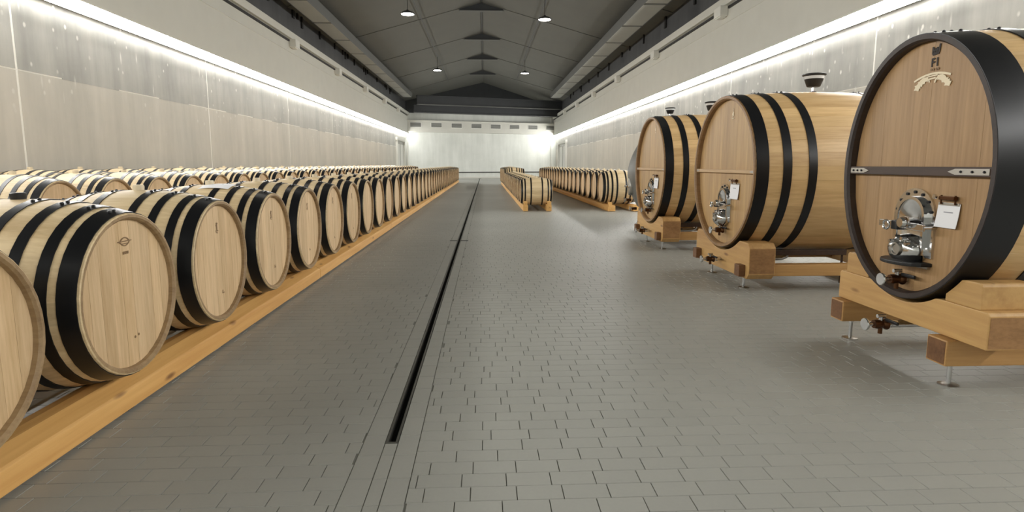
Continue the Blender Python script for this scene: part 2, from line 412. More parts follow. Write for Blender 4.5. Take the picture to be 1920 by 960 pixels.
# ---- side walls
def side_wall(side):
    s = -1 if side == 'left' else 1
    X = WL if s < 0 else WR
    yend = end_y(X)
    w = MB(); xa, xb = sorted((X + s*0.004, X + s*0.35)); w.box(xa, xb, Y0, yend+0.4, -0.2, 6.9)
    wall = tag(w.build('wall_'+side, 'joint'), 'concrete wall on the %s with a white band and a line of light above' % side, None, None, 'structure')
    ph = 9.13 if s < 0 else 10.19
    ys = [ph + 6.01*k for k in range(-3, 9)]
    ys = [Y0] + [y for y in ys if Y0+0.5 < y < yend-0.5] + [yend]
    for a, b in zip(ys[:-1], ys[1:]):
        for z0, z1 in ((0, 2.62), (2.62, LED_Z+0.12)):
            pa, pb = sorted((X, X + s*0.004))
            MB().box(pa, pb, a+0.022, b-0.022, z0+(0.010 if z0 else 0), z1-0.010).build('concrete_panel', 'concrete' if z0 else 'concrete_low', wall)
    # stretches of the level joint that have been filled flush with grey mortar
    rj = random.Random(11 if s < 0 else 12)
    for a, b in zip(ys[:-1], ys[1:]):
        y = a + rj.uniform(.9, 1.6)
        while y < b - .8:
            y2 = min(y + rj.uniform(.7, 1.5), b - .3); pa, pb = sorted((X - s*.0006, X + s*.004))
            MB().box(pa, pb, y, y2, 2.608, 2.632).build('joint_filler', 'concrete', wall); y = y2 + rj.uniform(.7, 1.4)
    xi = X - s*BAND_D
    xa, xb = sorted((xi, X + s*0.03)); MB().box(xa, xb, Y0, yend+0.2, LED_Z+0.03, CORN_Z-0.02).build('plaster_band', 'plaster', wall)
    # bead, cornice, black bars with the slot's shadow put in their colour
    xa, xb = sorted((xi - s*0.018, xi)); MB().box(xa, xb, Y0, yend+0.1, 5.0, 5.03).build('bead', 'plaster', wall)
    xa, xb = sorted((xi - s*0.11, xi)); MB().box(xa, xb, Y0, yend+0.1, CORN_Z-0.22, CORN_Z).build('cornice', 'plaster', wall)
    boxes = [20.99 + 6.05*k for k in range(-1, 5)] if s < 0 else [16.2 + 6.2*k for k in range(0, 6)]
    edges = [boxes[0]-6.1] + boxes + [yend-0.3]
    for a, b in zip(edges[:-1], edges[1:]):
        xa, xb = sorted((xi - s*0.05, xi)); MB().box(xa, xb, a+0.45, b-0.3, 5.33, 5.39).build('shadow_slot_bar', 'slot', wall)
    vis_n = 0
    for y in boxes:
        if not in_frame(xi, y, 5.3): continue
        vis_n += 1
        t = thing('junction_box', 'white box fitting under the %s cornice, %s from the camera' % (side, ordinal(vis_n)), 'fitting', (xi - s*0.112, y, 5.17), 0, 'white boxes under the %s cornice' % side)
        MB().box(-.11, .11, -.22, .22, 0, .26).build('housing', 'white_box', t, bevel=0.02)
        MB().box(-.08, .08, -.17, .17, -.03, 0).build('lower_cap', 'white_box', t, bevel=0.012)
    # dark eave wall above the cornice, with hangers
    xa, xb = sorted((X - s*0.10, X + s*0.1)); MB().box(xa, xb, Y0, yend+0.2, CORN_Z, 6.8).build('eave_beam', 'dark_wall', wall)
    y = 9.0; r = random.Random(4 if s < 0 else 5)
    while y < 46:
        hgt = r.uniform(.10, .34); xa, xb = sorted((X - s*0.10, X - s*0.16))
        MB().box(xa, xb, y, y+r.uniform(.08, .2), 6.5-hgt, 6.6).build('hanger', 'slot', wall)
        y += r.choice((1.5, 3.0, 0.5, 2.4))
    return wall
wl = side_wall('left'); wr_ = side_wall('right')

def led(side):
    s = -1 if side == 'left' else 1
    X = WL if s < 0 else WR; yend = end_y(X)
    t = thing('led_strip', 'bright white line of light under the %s wall\'s white band' % side, 'light strip', (X - s*(BAND_D-.07), 0, LED_Z))
    m = MB(); y = Y0+0.1
    # opal diffuser: a wide face tilted into the room and a narrow one looking straight down, white shield towards the wall
    A, B, C_ = (s*.044, -.150), (s*.024, -.157), (-s*.058, .015)
    while y < yend-0.3:
        y2 = min(y+3.0, yend-0.1)
        for p, q in ((A, B), (B, C_)):
            f = [(p[0], y, p[1]), (q[0], y, q[1]), (q[0], y2, q[1]), (p[0], y2, p[1])]
            m.add(f, [(0,1,2,3) if s > 0 else (3,2,1,0)])
        y = y2
    m.build('diffuser', 'led', t, recalc=False)
    MB().prism([(s*.045, -.150), (s*.047, -.150), (s*.047, .03), (-s*.06, .03), (-s*.06, .016), (s*.045, .016)], Y0+0.1, yend-0.1, 'Y').build('channel', 'white_box', t)
led('left'); led('right')

# ---- end wall (slightly skewed: its right corner is farther) and back wall
EW = math.hypot(WR-WL, ER-EL)
def end_obj(mb, name, mats, parent, **kw): return mb.build(name, mats, parent, **kw)
we = MB().box(-0.5, EW+0.5, 0, 0.35, -0.2, 9.0).build('wall_end', 'endwall', None, (WL, EL, 0))
we.rotation_euler = (0, 0, END_RZ); tag(we, 'white rendered end wall with a row of grilles near the top', None, None, 'structure')
MB().box(0, EW, -0.45, 0, 4.0, 5.0).build('bulkhead', 'plaster', we)
MB().box(0, EW, -0.52, -0.45, 4.93, 5.0).build('bulkhead_lip', 'plaster', we)
MB().box(0, EW, -0.12, 0, 5.62, 9.0).build('dark_gable', 'dark_steel', we)
MB().box(0.3, EW-0.3, -0.06, 0, 0.50, 0.58).build('bumper_rail', 'slot', we)
MB().box(0, EW, -0.03, 0, 0, 0.12).build('skirting', 'plaster', we)
for x in (0.16, EW-0.55): MB().tube([(x, -.12, 0.2), (x, -.12, 5.6)], 0.05, 8).build('downpipe', 'plaster', we)
ca, sa = math.cos(END_RZ), math.sin(END_RZ)
def endpt(u, off, z): return (WL + u*ca + off*sa, EL + u*sa - off*ca, z)
gpx = [776, 813, 849.5, 886, 922.4, 958, 994, 1030]
gv = []
for x in gpx:   # where the sight line meets the bulkhead, so that the spacing is the real one
    d = _f + _r*((x-CX)/F_PX) - _u*((236-CY)/F_PX)
    k = (EL - 0.5 - WL*sa/ca) / (d.y - d.x*sa/ca); gv.append(((d.x*k - WL)/ca))
step = (gv[-1]-gv[0])/7
for i in range(8):
    u = gv[0] + step*i
    t = thing('vent_grille', 'grey louvred grille high on the white end wall, %s from the left' % ordinal(i+1), 'grille', endpt(u, 0.45, 4.42), END_RZ, 'grilles on the end wall')
    MB().box(-.46, .46, -.02, 0, 0, .36).build('backing', 'duct_side', t)
    f2 = MB()
    f2.add([(-.5,-.03,-.04),(.5,-.03,-.04),(.5,-.03,.4),(-.5,-.03,.4),(-.46,-.03,0),(.46,-.03,0),(.46,-.03,.36),(-.46,-.03,.36),
            (-.5,0,-.04),(.5,0,-.04),(.5,0,.4),(-.5,0,.4)],
           [(0,1,5,4),(1,2,6,5),(2,3,7,6),(3,0,4,7),(0,8,9,1),(1,9,10,2),(2,10,11,3),(3,11,8,0)])
    f2.build('frame', 'white_box', t)
    lv = MB().add([(-.46,-.028,0),(.46,-.028,0),(.46,-.012,.065),(-.46,-.012,.065),(-.46,-.022,0),(.46,-.022,0),(.46,-.006,.065),(-.46,-.006,.065)],
                  [(0,1,2,3),(7,6,5,4),(0,4,5,1),(3,2,6,7),(0,3,7,4),(1,5,6,2)]).mesh('louvre', 'grille')
    for kz in range(5): place('louvre', lv, t, (0, 0, 0.005 + kz*.071))
wb = tag(MB().box(WL-.3, WR+.3, Y0-.35, Y0, -.2, 9.0).build('wall_back', 'endwall'), 'white wall behind the viewer', None, None, 'structure')

# ---- doors near the far corners
def door(num, side):
    s = -1 if side == 'left' else 1
    X = WL if s < 0 else WR
    y0, y1, h = (45.9, 50.3, 3.1) if s < 0 else (48.3, 53.4, 3.0)
    d = MB(); xa, xb = sorted((X - s*0.02, X)); d.box(xa, xb, y0+.25, y1-.25, 0, h-.25)
    o = tag(d.build('door_%d' % num, 'white_box'), 'pale sliding door in the %s wall near the end' % side, None, None, 'structure')
    xa, xb = sorted((X - s*0.16, X))
    MB().box(xa, xb, y0, y0+.25, 0, h).build('jamb', 'plaster', o); MB().box(xa, xb, y1-.25, y1, 0, h).build('jamb', 'plaster', o)
    MB().box(xa, xb, y0-.1, y1+.1, h, h+.25).build('header', 'plaster', o)
    xa, xb = sorted((X - s*0.05, X - s*.02)); MB().box(xa, xb, (y0+y1)/2-.06, (y0+y1)/2+.06, 0, h-.25).build('door_gap', 'grille', o)
door(1, 'left'); door(2, 'right')

# ---- roof
def roof_z(x): return RIDGE_Z - ROOF_K*abs(x - RIDGE_X)
c = MB()
for xe in (WL-.3, WR+.3):
    poly = [(RIDGE_X, RIDGE_Z), (xe, roof_z(xe)), (xe, roof_z(xe)+.2), (RIDGE_X, RIDGE_Z+.2)]
    c.prism(poly, Y0-.3, 58, 'Y')
ceil = tag(c.build('ceiling', 'roof'), 'dark pitched roof above the cellar', None, None, 'structure')
gy = [27.6 - 6.25*k for k in range(4, 0, -1)] + [27.6, 33.8, 40.0, 46.6]
for y in gy:
    for xe in (WL, WR):
        d = 0.025; poly = [(RIDGE_X, RIDGE_Z-.001), (xe, roof_z(xe)-.001), (xe, roof_z(xe)-d), (RIDGE_X, RIDGE_Z-d)]
        MB().prism(poly, y-.09, y+.09, 'Y').build('rafter', 'roof', ceil)
    g = MB(); hw = 1.0
    g.prism([(RIDGE_X-hw, RIDGE_Z-.36), (RIDGE_X+hw, RIDGE_Z-.36), (RIDGE_X+hw*.96, RIDGE_Z-.30), (RIDGE_X, RIDGE_Z-.04), (RIDGE_X-hw*.96, RIDGE_Z-.30)], y-.09, y+.09, 'Y')
    g.build('ridge_gusset', 'dark_steel', ceil)
    MB().box(RIDGE_X-hw*.98, RIDGE_X+hw*.98, y-.16, y+.10, RIDGE_Z-.385, RIDGE_Z-.36).build('gusset_flange', 'duct_side', ceil)
for x in (RIDGE_X, -2.75, 2.45):
    z = roof_z(x) - (.05 if x == RIDGE_X else .10)
    MB().tube([(x, 4, z), (x, 47, z)], .018, 6).build('conduit', 'dark_steel', ceil)

# ---- ventilation ducts along both eaves
def duct(side):
    s = -1 if side == 'left' else 1
    x0, x1 = (-6.12, -5.50) if s < 0 else (5.10, 5.82)
    if s > 0: x0, x1 = x1, x0                       # x0 is the side next to the wall
    t = thing('ventilation_duct', 'long grey ventilation duct hung under the roof on the %s' % side, 'duct', (0, 0, 6.3))
    y = 1.3
    while y < 45.5:
        xa, xb = sorted((x0, x1)); MB().box(xa, xb, y+.10, min(y+3.0, 46)-.10, 0, .05).build('bottom_panel', 'duct', t)
        y += 3.0
    xa, xb = sorted((x0, x1)); MB().box(xa+.01, xb-.01, 1, 46, .052, .34).build('duct_core', 'dark_steel', t)
    poly = [(x1, .0), (x1 - s*.05, .30), (x1 - s*.02, .34), (x1, .34)]
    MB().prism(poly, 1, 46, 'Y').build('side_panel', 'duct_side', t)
    poly = [(x0, .05), (x0 + s*.10, .05), (x0 + s*.10, .34), (x0, .34)]
    MB().prism(poly, 1, 46, 'Y').build('bearer', 'dark_steel', t)
    y = 4.0
    while y < 46:
        xm = (x0+x1)/2; MB().tube([(xm, y, .33), (xm, y, roof_z(xm)-6.3)], .02, 6).build('hanger_rod', 'dark_steel', t); y += 6
duct('left'); duct('right')

# ---- dark tie beams in front of the gable
def tie_beam(off, z0, z1, label, flange):
    t = thing('tie_beam', label, 'beam', endpt(0, off, 0), END_RZ)
    MB().box(0.1, EW-.1, -.10, .10, z0, z1).build('web', 'dark_steel', t)
    MB().box(0.1, EW-.1, -.22, .22, z0-.05, z0).build('flange', 'duct_side' if flange else 'dark_steel', t)
    MB().box(0.1, EW-.1, -.22, .22, z1, z1+.05).build('flange', 'dark_steel', t)
tie_beam(4.6, 5.93, 6.55, 'dark steel beam crossing below the far gable, the upper and nearer', True)
tie_beam(3.4, 5.42, 5.95, 'dark steel beam crossing below the far gable, the lower and farther', False)

# ---- pendant lamps
def pendant(x, y, label):
    z = 6.82; top = roof_z(x) - z - .08
    t = thing('pendant_lamp', label, 'lamp', (x, y, z), 0, 'pendant lamps under the roof')
    MB().tube([(0, 0, .13), (0, 0, top)], .012, 6).build('cord', 'slot', t)
    MB().lathe([(0, .262), (.03, .262), (.075, .22), (.11, .14), (.13, .06), (.17, .04), (.17, 0)], 'Z', 28).build('shade', 'dark_steel', t, smooth=R35)
    MB().lathe([(.004, .0), (.004, .235)], 'Z', 28).build('diffuser', 'lamp', t)
pendant(-2.85, 9.8, 'unseen pendant lamp added to light the near floor, on the left')  # first four continue the rows out of view, added to brighten the floor
pendant(2.4, 10.2, 'unseen pendant lamp added to light the near floor, on the right')
pendant(-2.85, -3.4, 'unseen pendant lamp added behind the viewer to light the floor, on the left')
pendant(2.4, -3.2, 'unseen pendant lamp added behind the viewer to light the floor, on the right')
pendant(-2.85, 23.1, 'lit round pendant lamp under the roof, nearer one on the left')
pendant(-2.79, 36.4, 'lit round pendant lamp under the roof, farther one on the left')
pendant(2.37, 23.7, 'lit round pendant lamp under the roof, nearer one on the right')
pendant(2.52, 37.3, 'lit round pendant lamp under the roof, farther one on the right')

# ================================================================== BARRELS
class Barrel:
    """shared meshes of one size of barrel; axis along x, origin on the axis at mid length"""
    def __init__(s, L, rb, rh, hoops):
        s.L, s.rb, s.rh, s.hoops = L, rb, rh, hoops
        s.rd = rh - .028; s.inset = .042
        H = L/2
        n = 14; out = [(-H + 2*H*i/n) for i in range(n+1)]
        prof = [(-H+s.inset, s.rd-.004), (-H+.010, s.rd+.001), (-H, s.rd+.010), (-H, s.rh-.004)] + [(t, s.R(t)) for t in [-H+.004] + out[1:-1] + [H-.004]] + \
               [(H, s.rh-.004), (H, s.rd+.010), (H-.010, s.rd+.001), (H-s.inset, s.rd-.004)]
        k = len(prof)
        mis = [1,1,1] + [0]*(k-7) + [1,1,1]
        b = MB().lathe(prof, 'X', 40, mis=mis); s.body = b.mesh('body', ['oak_body', 'oak_chime'], smooth=math.radians(30))
        s.hoop_me = []
        for (a, w) in hoops:
            for sg in (1, -1):
                t0, t1 = sorted((sg*(H-a), sg*(H-a-w)))
                h = MB().lathe([(t0, s.R(t0)+.004), (t1, s.R(t1)+.004), (t1, s.R(t1)-.004), (t0, s.R(t0)-.004)], 'X', 40, closed=True)
                s.hoop_me.append((h.mesh('hoop', 'hoop', smooth=R35), sg, (t0+t1)/2))
        d = MB().lathe([(-.012, 0), (-.012, s.rd), (.012, s.rd), (.012, 0)], 'X', 40); s.head = d.mesh('head', 'oak_head', smooth=R35)
        s.bung_b = MB().lathe([(-.02, .028), (.012, .034), (.026, .034), (.03, .028), (.03, 0)], 'Z', 16).mesh('bung', 'black', smooth=R35)
        s.bung_l = MB().lathe([(-.02, .03), (.02, .034), (.034, .030), (.034, 0)], 'Z', 16).mesh('bung', 'silicone', smooth=R35)
        s.rivet = MB().lathe([(0, .009), (.005, .008), (.008, .004), (.008, 0)], 'Z', 8).mesh('rivet', 'rivet', smooth=R35)
        s.boards = []
        nb = 9; w = 2*s.rd/nb
        for i in range(nb):
            y0 = -s.rd + i*w + .0002; y1 = y0 + w - .0004; rs = s.rd - .001
            ys = [y0 + (y1-y0)*q/5 for q in range(6)]
            zz = [math.sqrt(max(rs*rs - v*v, .0001)) for v in ys]
            poly = [(v, -z) for v, z in zip(ys, zz)] + [(v, z) for v, z in zip(ys[::-1], zz[::-1])]
            pr = (i*7 % 3)*.0007
            s.boards.append(MB().prism(poly, -.012, .012+pr, 'X').mesh('head_board', 'oak_head'))
        # whole barrel in one mesh for the far ones
        b = MB().lathe(prof, 'X', 24, mis=mis)
        for (a, w) in hoops:
            for sg in (1, -1):
                t0, t1 = sorted((sg*(H-a), sg*(H-a-w)))
                b.lathe([(t0, s.R(t0)-.002), (t0, s.R(t0)+.005), (t1, s.R(t1)+.005), (t1, s.R(t1)-.002)], 'X', 24, mi=2)
        for sg in (1, -1):
            b.lathe([(sg*(H-s.inset), s.rd), (sg*(H-s.inset), 0)], 'X', 24, mi=3)
        b.lathe([(s.rb-.01, .03), (s.rb+.03, .033), (s.rb+.03, 0)], 'Z', 10, mi=4)
        s.whole = b.mesh('oak_barrel', ['oak_body', 'oak_chime', 'hoop', 'oak_head', 'silicone'], smooth=R35)
    def R(s, t): return s.rb - (s.rb - s.rh)*abs(2*t/s.L)**2.1
    def put(s, x, y, z, level, label, group, flip=False, bung='light', marks=None):
        rz = PI if flip else 0.0
        if level == 0:
            o = place('oak_barrel', s.whole, None, (x, y, z), (0, 0, rz)); return tag(o, label, 'barrel', group)
        t = thing('oak_barrel', label, 'barrel', (x, y, z - s.rb), rz, group); c0 = (0, 0, s.rb)
        place('body', s.body, t, c0)
        for me, sg, tm in s.hoop_me:
            h = place('hoop', me, t, c0)
            if level == 2:
                for q in (-.16, -.07):
                    r = s.R(tm)+.003; place('rivet', s.rivet, h, (tm, r*math.sin(q), r*math.cos(q)), (-q, 0, 0))
        place('head', s.head, t, (-(s.L/2-s.inset), 0, s.rb))
        if level == 2:
            for m_ in s.boards: place('head_board', m_, t, (s.L/2-s.inset, 0, s.rb))
        else: place('head', s.head, t, (s.L/2-s.inset, 0, s.rb))
        bn = place('bung', s.bung_b if bung == 'black' else s.bung_l, t, (0, 0, 2*s.rb))
        if marks:
            mo = place('brand_mark', marks, t, (s.L/2-s.inset+.0142, 0, s.rb))
        return t
BIG = Barrel(1.02, .472, .398, [(.012, .072), (.118, .046), (.235, .046), (.365, .046)])
MID = Barrel(.97, .445, .375, [(.012, .068), (.112, .044), (.222, .044), (.345, .044)])
SML = Barrel(.86, .38, .315, [(.010, .05), (.10, .036), (.26, .036)])

def flat_marks(polys, mat, name='brand_mark', thick=.0012):
    """printed marks: polygons in (right, up) as seen facing the head at +x"""
    m = MB()
    for i, p in enumerate(polys): m.prism([(q[0], q[1]) for q in p], 0, thick + .0001*i, 'X')
    return m.mesh(name, mat)
def bar(x0, z0, x1, z1, w):
    d = Vector((x1-x0, z1-z0)); nrm = Vector((-d.y, d.x)).normalized()*w/2
    return [(x0-nrm.x, z0-nrm.y), (x1-nrm.x, z1-nrm.y), (x1+nrm.x, z1+nrm.y), (x0+nrm.x, z0+nrm.y)]
def arc_bar(cx_, cz, r, a0, a1, w, n=8):
    o = [(cx_+(r+w/2)*math.cos(a0+(a1-a0)*i/n), cz+(r+w/2)*math.sin(a0+(a1-a0)*i/n)) for i in range(n+1)]
    i_ = [(cx_+(r-w/2)*math.cos(a0+(a1-a0)*i/n), cz+(r-w/2)*math.sin(a0+(a1-a0)*i/n)) for i in range(n, -1, -1)]
    return o + i_
mark_a = flat_marks([arc_bar(0, .235, .045, .5, PI-.5, .006), bar(-.055, .262, .055, .262, .005), bar(-.03, .25, .03, .25, .005), arc_bar(0, .285, .045, PI+.5, 2*PI-.5, .005),
                     bar(-.022, .205, -.012, .205, .014), bar(-.006, .205, .004, .205, .014), bar(.010, .205, .022, .205, .014)], 'fade_ink')
mark_a2 = flat_marks([[(.02+.007*math.cos(k*PI/4), -.23+.007*math.sin(k*PI/4)) for k in range(8)], [(.05+.007*math.cos(k*PI/4), -.225+.007*math.sin(k*PI/4)) for k in range(8)]], 'fade_ink', 'plug_mark')
mark_b = flat_marks([bar(0, .205, 0, .255, .014), bar(-.018, .20, .018, .20, .008), bar(-.012, .235, .012, .25, .008), bar(-.016, .19, .012, .185, .006), bar(.02, -.225, .05, -.225, .006), bar(.025, -.225, .03, -.205, .006)], 'fade_ink')

# the row beside the aisle
AX, AZ = -1.75 - .51, .612
for i in range(39):
    y = 1.957 + i*1.0
    lev = 2 if i < 8 else 1 if i < 18 else 0
    mk = mark_a if i == 1 else mark_b if 2 <= i < 7 else None
    if i == 0: lab = 'oak barrel cut off by the left edge, nearest of the aisle-side row'
    else: lab = 'pale oak barrel in the row along the aisle, %s from the camera' % ordinal(i+1)
    t = BIG.put(AX, y, AZ, lev, lab, 'barrels in the row along the aisle', bung='black' if i == 1 else 'light', marks=mk)
    if i == 1: place('plug_mark', mark_a2, t, (BIG.L/2-BIG.inset+.0142, 0, BIG.rb))
# two rows behind it, end to end
for i in range(36):
    BX = MID
    MID.put(-4.5-.485, 6.48 + i*.965, .70, 1 if i < 13 else 0, 'oak barrel in the second row from the aisle, %s from the left edge' % ordinal(i+1), 'barrels in the second row')
for i in range(33):
    MID.put(-5.62-.485, 7.25 + i*.99, .735, 1 if i < 9 else 0, 'oak barrel in the third row by the concrete wall, %s from the left edge' % ordinal(i+1), 'barrels in the row by the left wall')
# middle rows on the right of the aisle
for i in range(17):
    SML.put(.97+.43, 16.12 + i*.78, .515, 1 if i < 8 else 0, 'small oak barrel in the short row right of the drain, %s from the camera' % ordinal(i+1), 'small barrels in the middle row', flip=True)
for i in range(8):
    BIG.put(.97+.51, 29.7 + i*1.0, .622, 0, 'large oak barrel at the far end of the middle row, %s from its near end' % ordinal(i+1), 'large barrels at the far end of the middle row', flip=True)
for i in range(19):
    BIG.put(3.2+.51, 16.25 + i*1.0, .622, 1 if i < 8 else 0, 'oak barrel in the row along the right wall, %s from the camera' % ordinal(i+1), 'barrels in the row on the right', flip=True)

# ---- sheet lying on the fourth barrel of the aisle row
sh = MB(); pts = [(-.20+.40*i/8, BIG.R(-.20+.40*i/8)) for i in range(9)]
vs = []; 
for dxs, r_ in pts:
    for th in (-.02, .16, .34):
        for h_ in (.006, .009): vs.append((dxs*.6+.09, -(r_+h_)*math.sin(th), (r_+h_)*math.cos(th)))
fs = []
for i in range(8):
    a = i*6; b_ = a+6
    fs += [(a+1, a+3, b_+3, b_+1), (a+3, a+5, b_+5, b_+3), (a, b_, b_+2, a+2), (a+2, b_+2, b_+4, a+4), (a, a+1, b_+1, b_), (a+4, b_+4, b_+5, a+5)]
fs += [(0, 2, 3, 1), (2, 4, 5, 3), (48, 49, 51, 50), (50, 51, 53, 52)]
tag(sh.add(vs, fs).build('paper_sheet', 'paper', None, (AX, 4.957, AZ)), 'white sheet lying on top of a barrel in the aisle-side row', 'sheet')

# ---- rails under the rows
def rail_run(xf, s, y0, y1, sec, prof, label, group, feet=True, endblock=None):
    """xf: x of the outer face; s: +1 when the face looks to +x; prof: (distance behind the face, z)"""
    y = y0; k = 0
    n = max(1, int(math.ceil((y1-y0)/sec - 1e-6)))
    while y < y1 - .05:
        k += 1; ye = min(y+sec, y1)
        lab = label if n == 1 else '%s, %s section from the camera' % (label, ordinal(k))
        t = thing('barrel_rail', lab, 'rail', (xf, (y+ye)/2, 0), 0, group)
        h = (ye-y)/2
        MB().prism([(-s*a, z) for a, z in prof], -h+.003, h-.003, 'Y').build('beam', 'pine', t, bevel=.006)
        q = -h+.35
        if feet:
            w = prof[-1][0]
            while q < h:
                xa, xb = sorted((-s*.03, -s*(w-.03))); MB().box(xa, xb, q-.05, q+.05, 0, .0205).build('foot_pad', 'black', t); q += 1.2
        if endblock and k == 1:
            xa, xb = sorted((-s*.01, -s*.11)); zt = max(p[1] for p in prof)
            MB().box(xa, xb, -h+.005, -h+.10, zt, zt+endblock).build('end_block', 'pine', t, bevel=.008)
        y = ye
P1 = [(0, .02), (0, .118), (.010, .127), (.09, .164), (.15, .164), (.22, .150), (.22, .02)]
rail_run(-1.80, 1, 1.4, 41.4, 5.0, P1, 'long pine beam along the aisle under the barrel heads', 'front rails of the aisle row')
rail_run(-2.72, -1, 1.4, 41.4, 40.0, P1, 'pine beam under the back of the aisle-side barrel row', 'back rail of the aisle row')
P2 = [(0, .02), (0, .24), (.02, .28), (.18, .28), (.18, .02)]
for xf, s, lab in ((-4.56, 1, 'pine beam under the front of the second barrel row'), (-5.41, -1, 'pine beam under the back of the second barrel row')):
    rail_run(xf, s, 5.9, 41.2, 36, P2, lab, None, feet=False)
P3 = [(0, .02), (0, .26), (.02, .315), (.18, .315), (.18, .02)]
for xf, s, lab in ((-5.68, 1, 'pine beam under the front of the third barrel row'), (-6.53, -1, 'pine beam under the wall side of the third barrel row')):
    rail_run(xf, s, 6.7, 39.6, 36, P3, lab, None, feet=False)
P4 = [(0, .01), (0, .17), (.13, .17), (.13, .01)]
rail_run(1.02, -1, 15.58, 29.0, 14, P4, 'pine beam on the aisle side of the small barrel row', None, False, .10)
rail_run(1.78, 1, 15.58, 29.0, 14, P4, 'pine beam on the far side of the small barrel row', None, False, .10)
P5 = [(0, .01), (0, .11), (.03, .16), (.2, .16), (.2, .01)]
rail_run(1.03, -1, 29.1, 37.3, 9, P5, 'pine beam on the aisle side of the far middle barrels', None, False)
rail_run(1.93, 1, 29.1, 37.3, 9, P5, 'pine beam on the right side of the far middle barrels', None, False)
rail_run(3.27, -1, 15.45, 34.9, 20, P5, 'pine beam on the aisle side of the right barrel row', None, False, .09)
rail_run(4.15, 1, 15.45, 34.9, 20, P5, 'pine beam on the wall side of the right barrel row', None, False, .09)

# ================================================================== BIG CASKS
FX = 2.52      # x of the cask fronts
def ell(ay, az, k, th): return (ay*k*math.cos(th), az*k*math.sin(th))
def tap(parent, x, y, z, back=.0):
    """sampling tap sticking out towards -x"""
    b = MB().tube([(x+back, y, z), (x-.03, y, z)], .022, 12)
    o = b.build('tap', 'steel', parent, smooth=R35)
    MB().lathe([(x-.105, .0), (x-.105, .026), (x-.085, .03), (x-.05, .024), (x-.03, .036), (x-.022, .036), (x-.022, .0)], 'X', 20, (0, y, z)).build('valve_body', 'brass', o, smooth=R35)
    MB().lathe([(x-.165, 0), (x-.165, .036), (x-.158, .039), (x-.150, .036), (x-.150, .014), (x-.105, .012)], 'X', 22, (0, y, z)).build('tap_knob', 'steel', o, smooth=R35)
    MB().tube([(x-.06, y, z), (x-.06, y, z+.045)], .012, 10).build('valve_neck', 'steel', o, smooth=R35)
    MB().lathe([(x-.085, 0), (x-.085, .012), (x-.035, .012), (x-.035, 0)], 'X', 12, (0, y, z+.05)).build('tri_clamp', 'steel', o, smooth=R35)
    MB().tube([(x-.06, y, z-.02), (x-.06, y, z-.06)], .013, 10).build('spout', 'brass', o, smooth=R35)
    MB().box(x-.045, x-.03, y-.12, y-.01, z+.02, z+.04).build('tap_lever', 'black', o, bevel=.005)
    return o
def arch(hw, z0, zs, n=14):
    """flat-bottomed arch outline in (y,z): width 2*hw, bottom z0, spring line zs"""
    return [(-hw, z0), (hw, z0)] + [(hw*math.cos(PI*i/n), zs + hw*math.sin(PI*i/n)) for i in range(n+1)]
def ring_prism(mb, outer, inner, a, b):
    n = len(outer); P = lambda L, t: [(t, p[0], p[1]) for p in L]
    vs = P(outer, a) + P(inner, a) + P(outer, b) + P(inner, b); fs = []
    for i in range(n):
        k = (i+1) % n
        fs += [(i, k, n+k, n+i), (2*n+i, 3*n+i, 3*n+k, 2*n+k), (i, 2*n+i, 2*n+k, k), (n+i, n+k, 3*n+k, 3*n+i)]
    mb.add(vs, fs); return mb
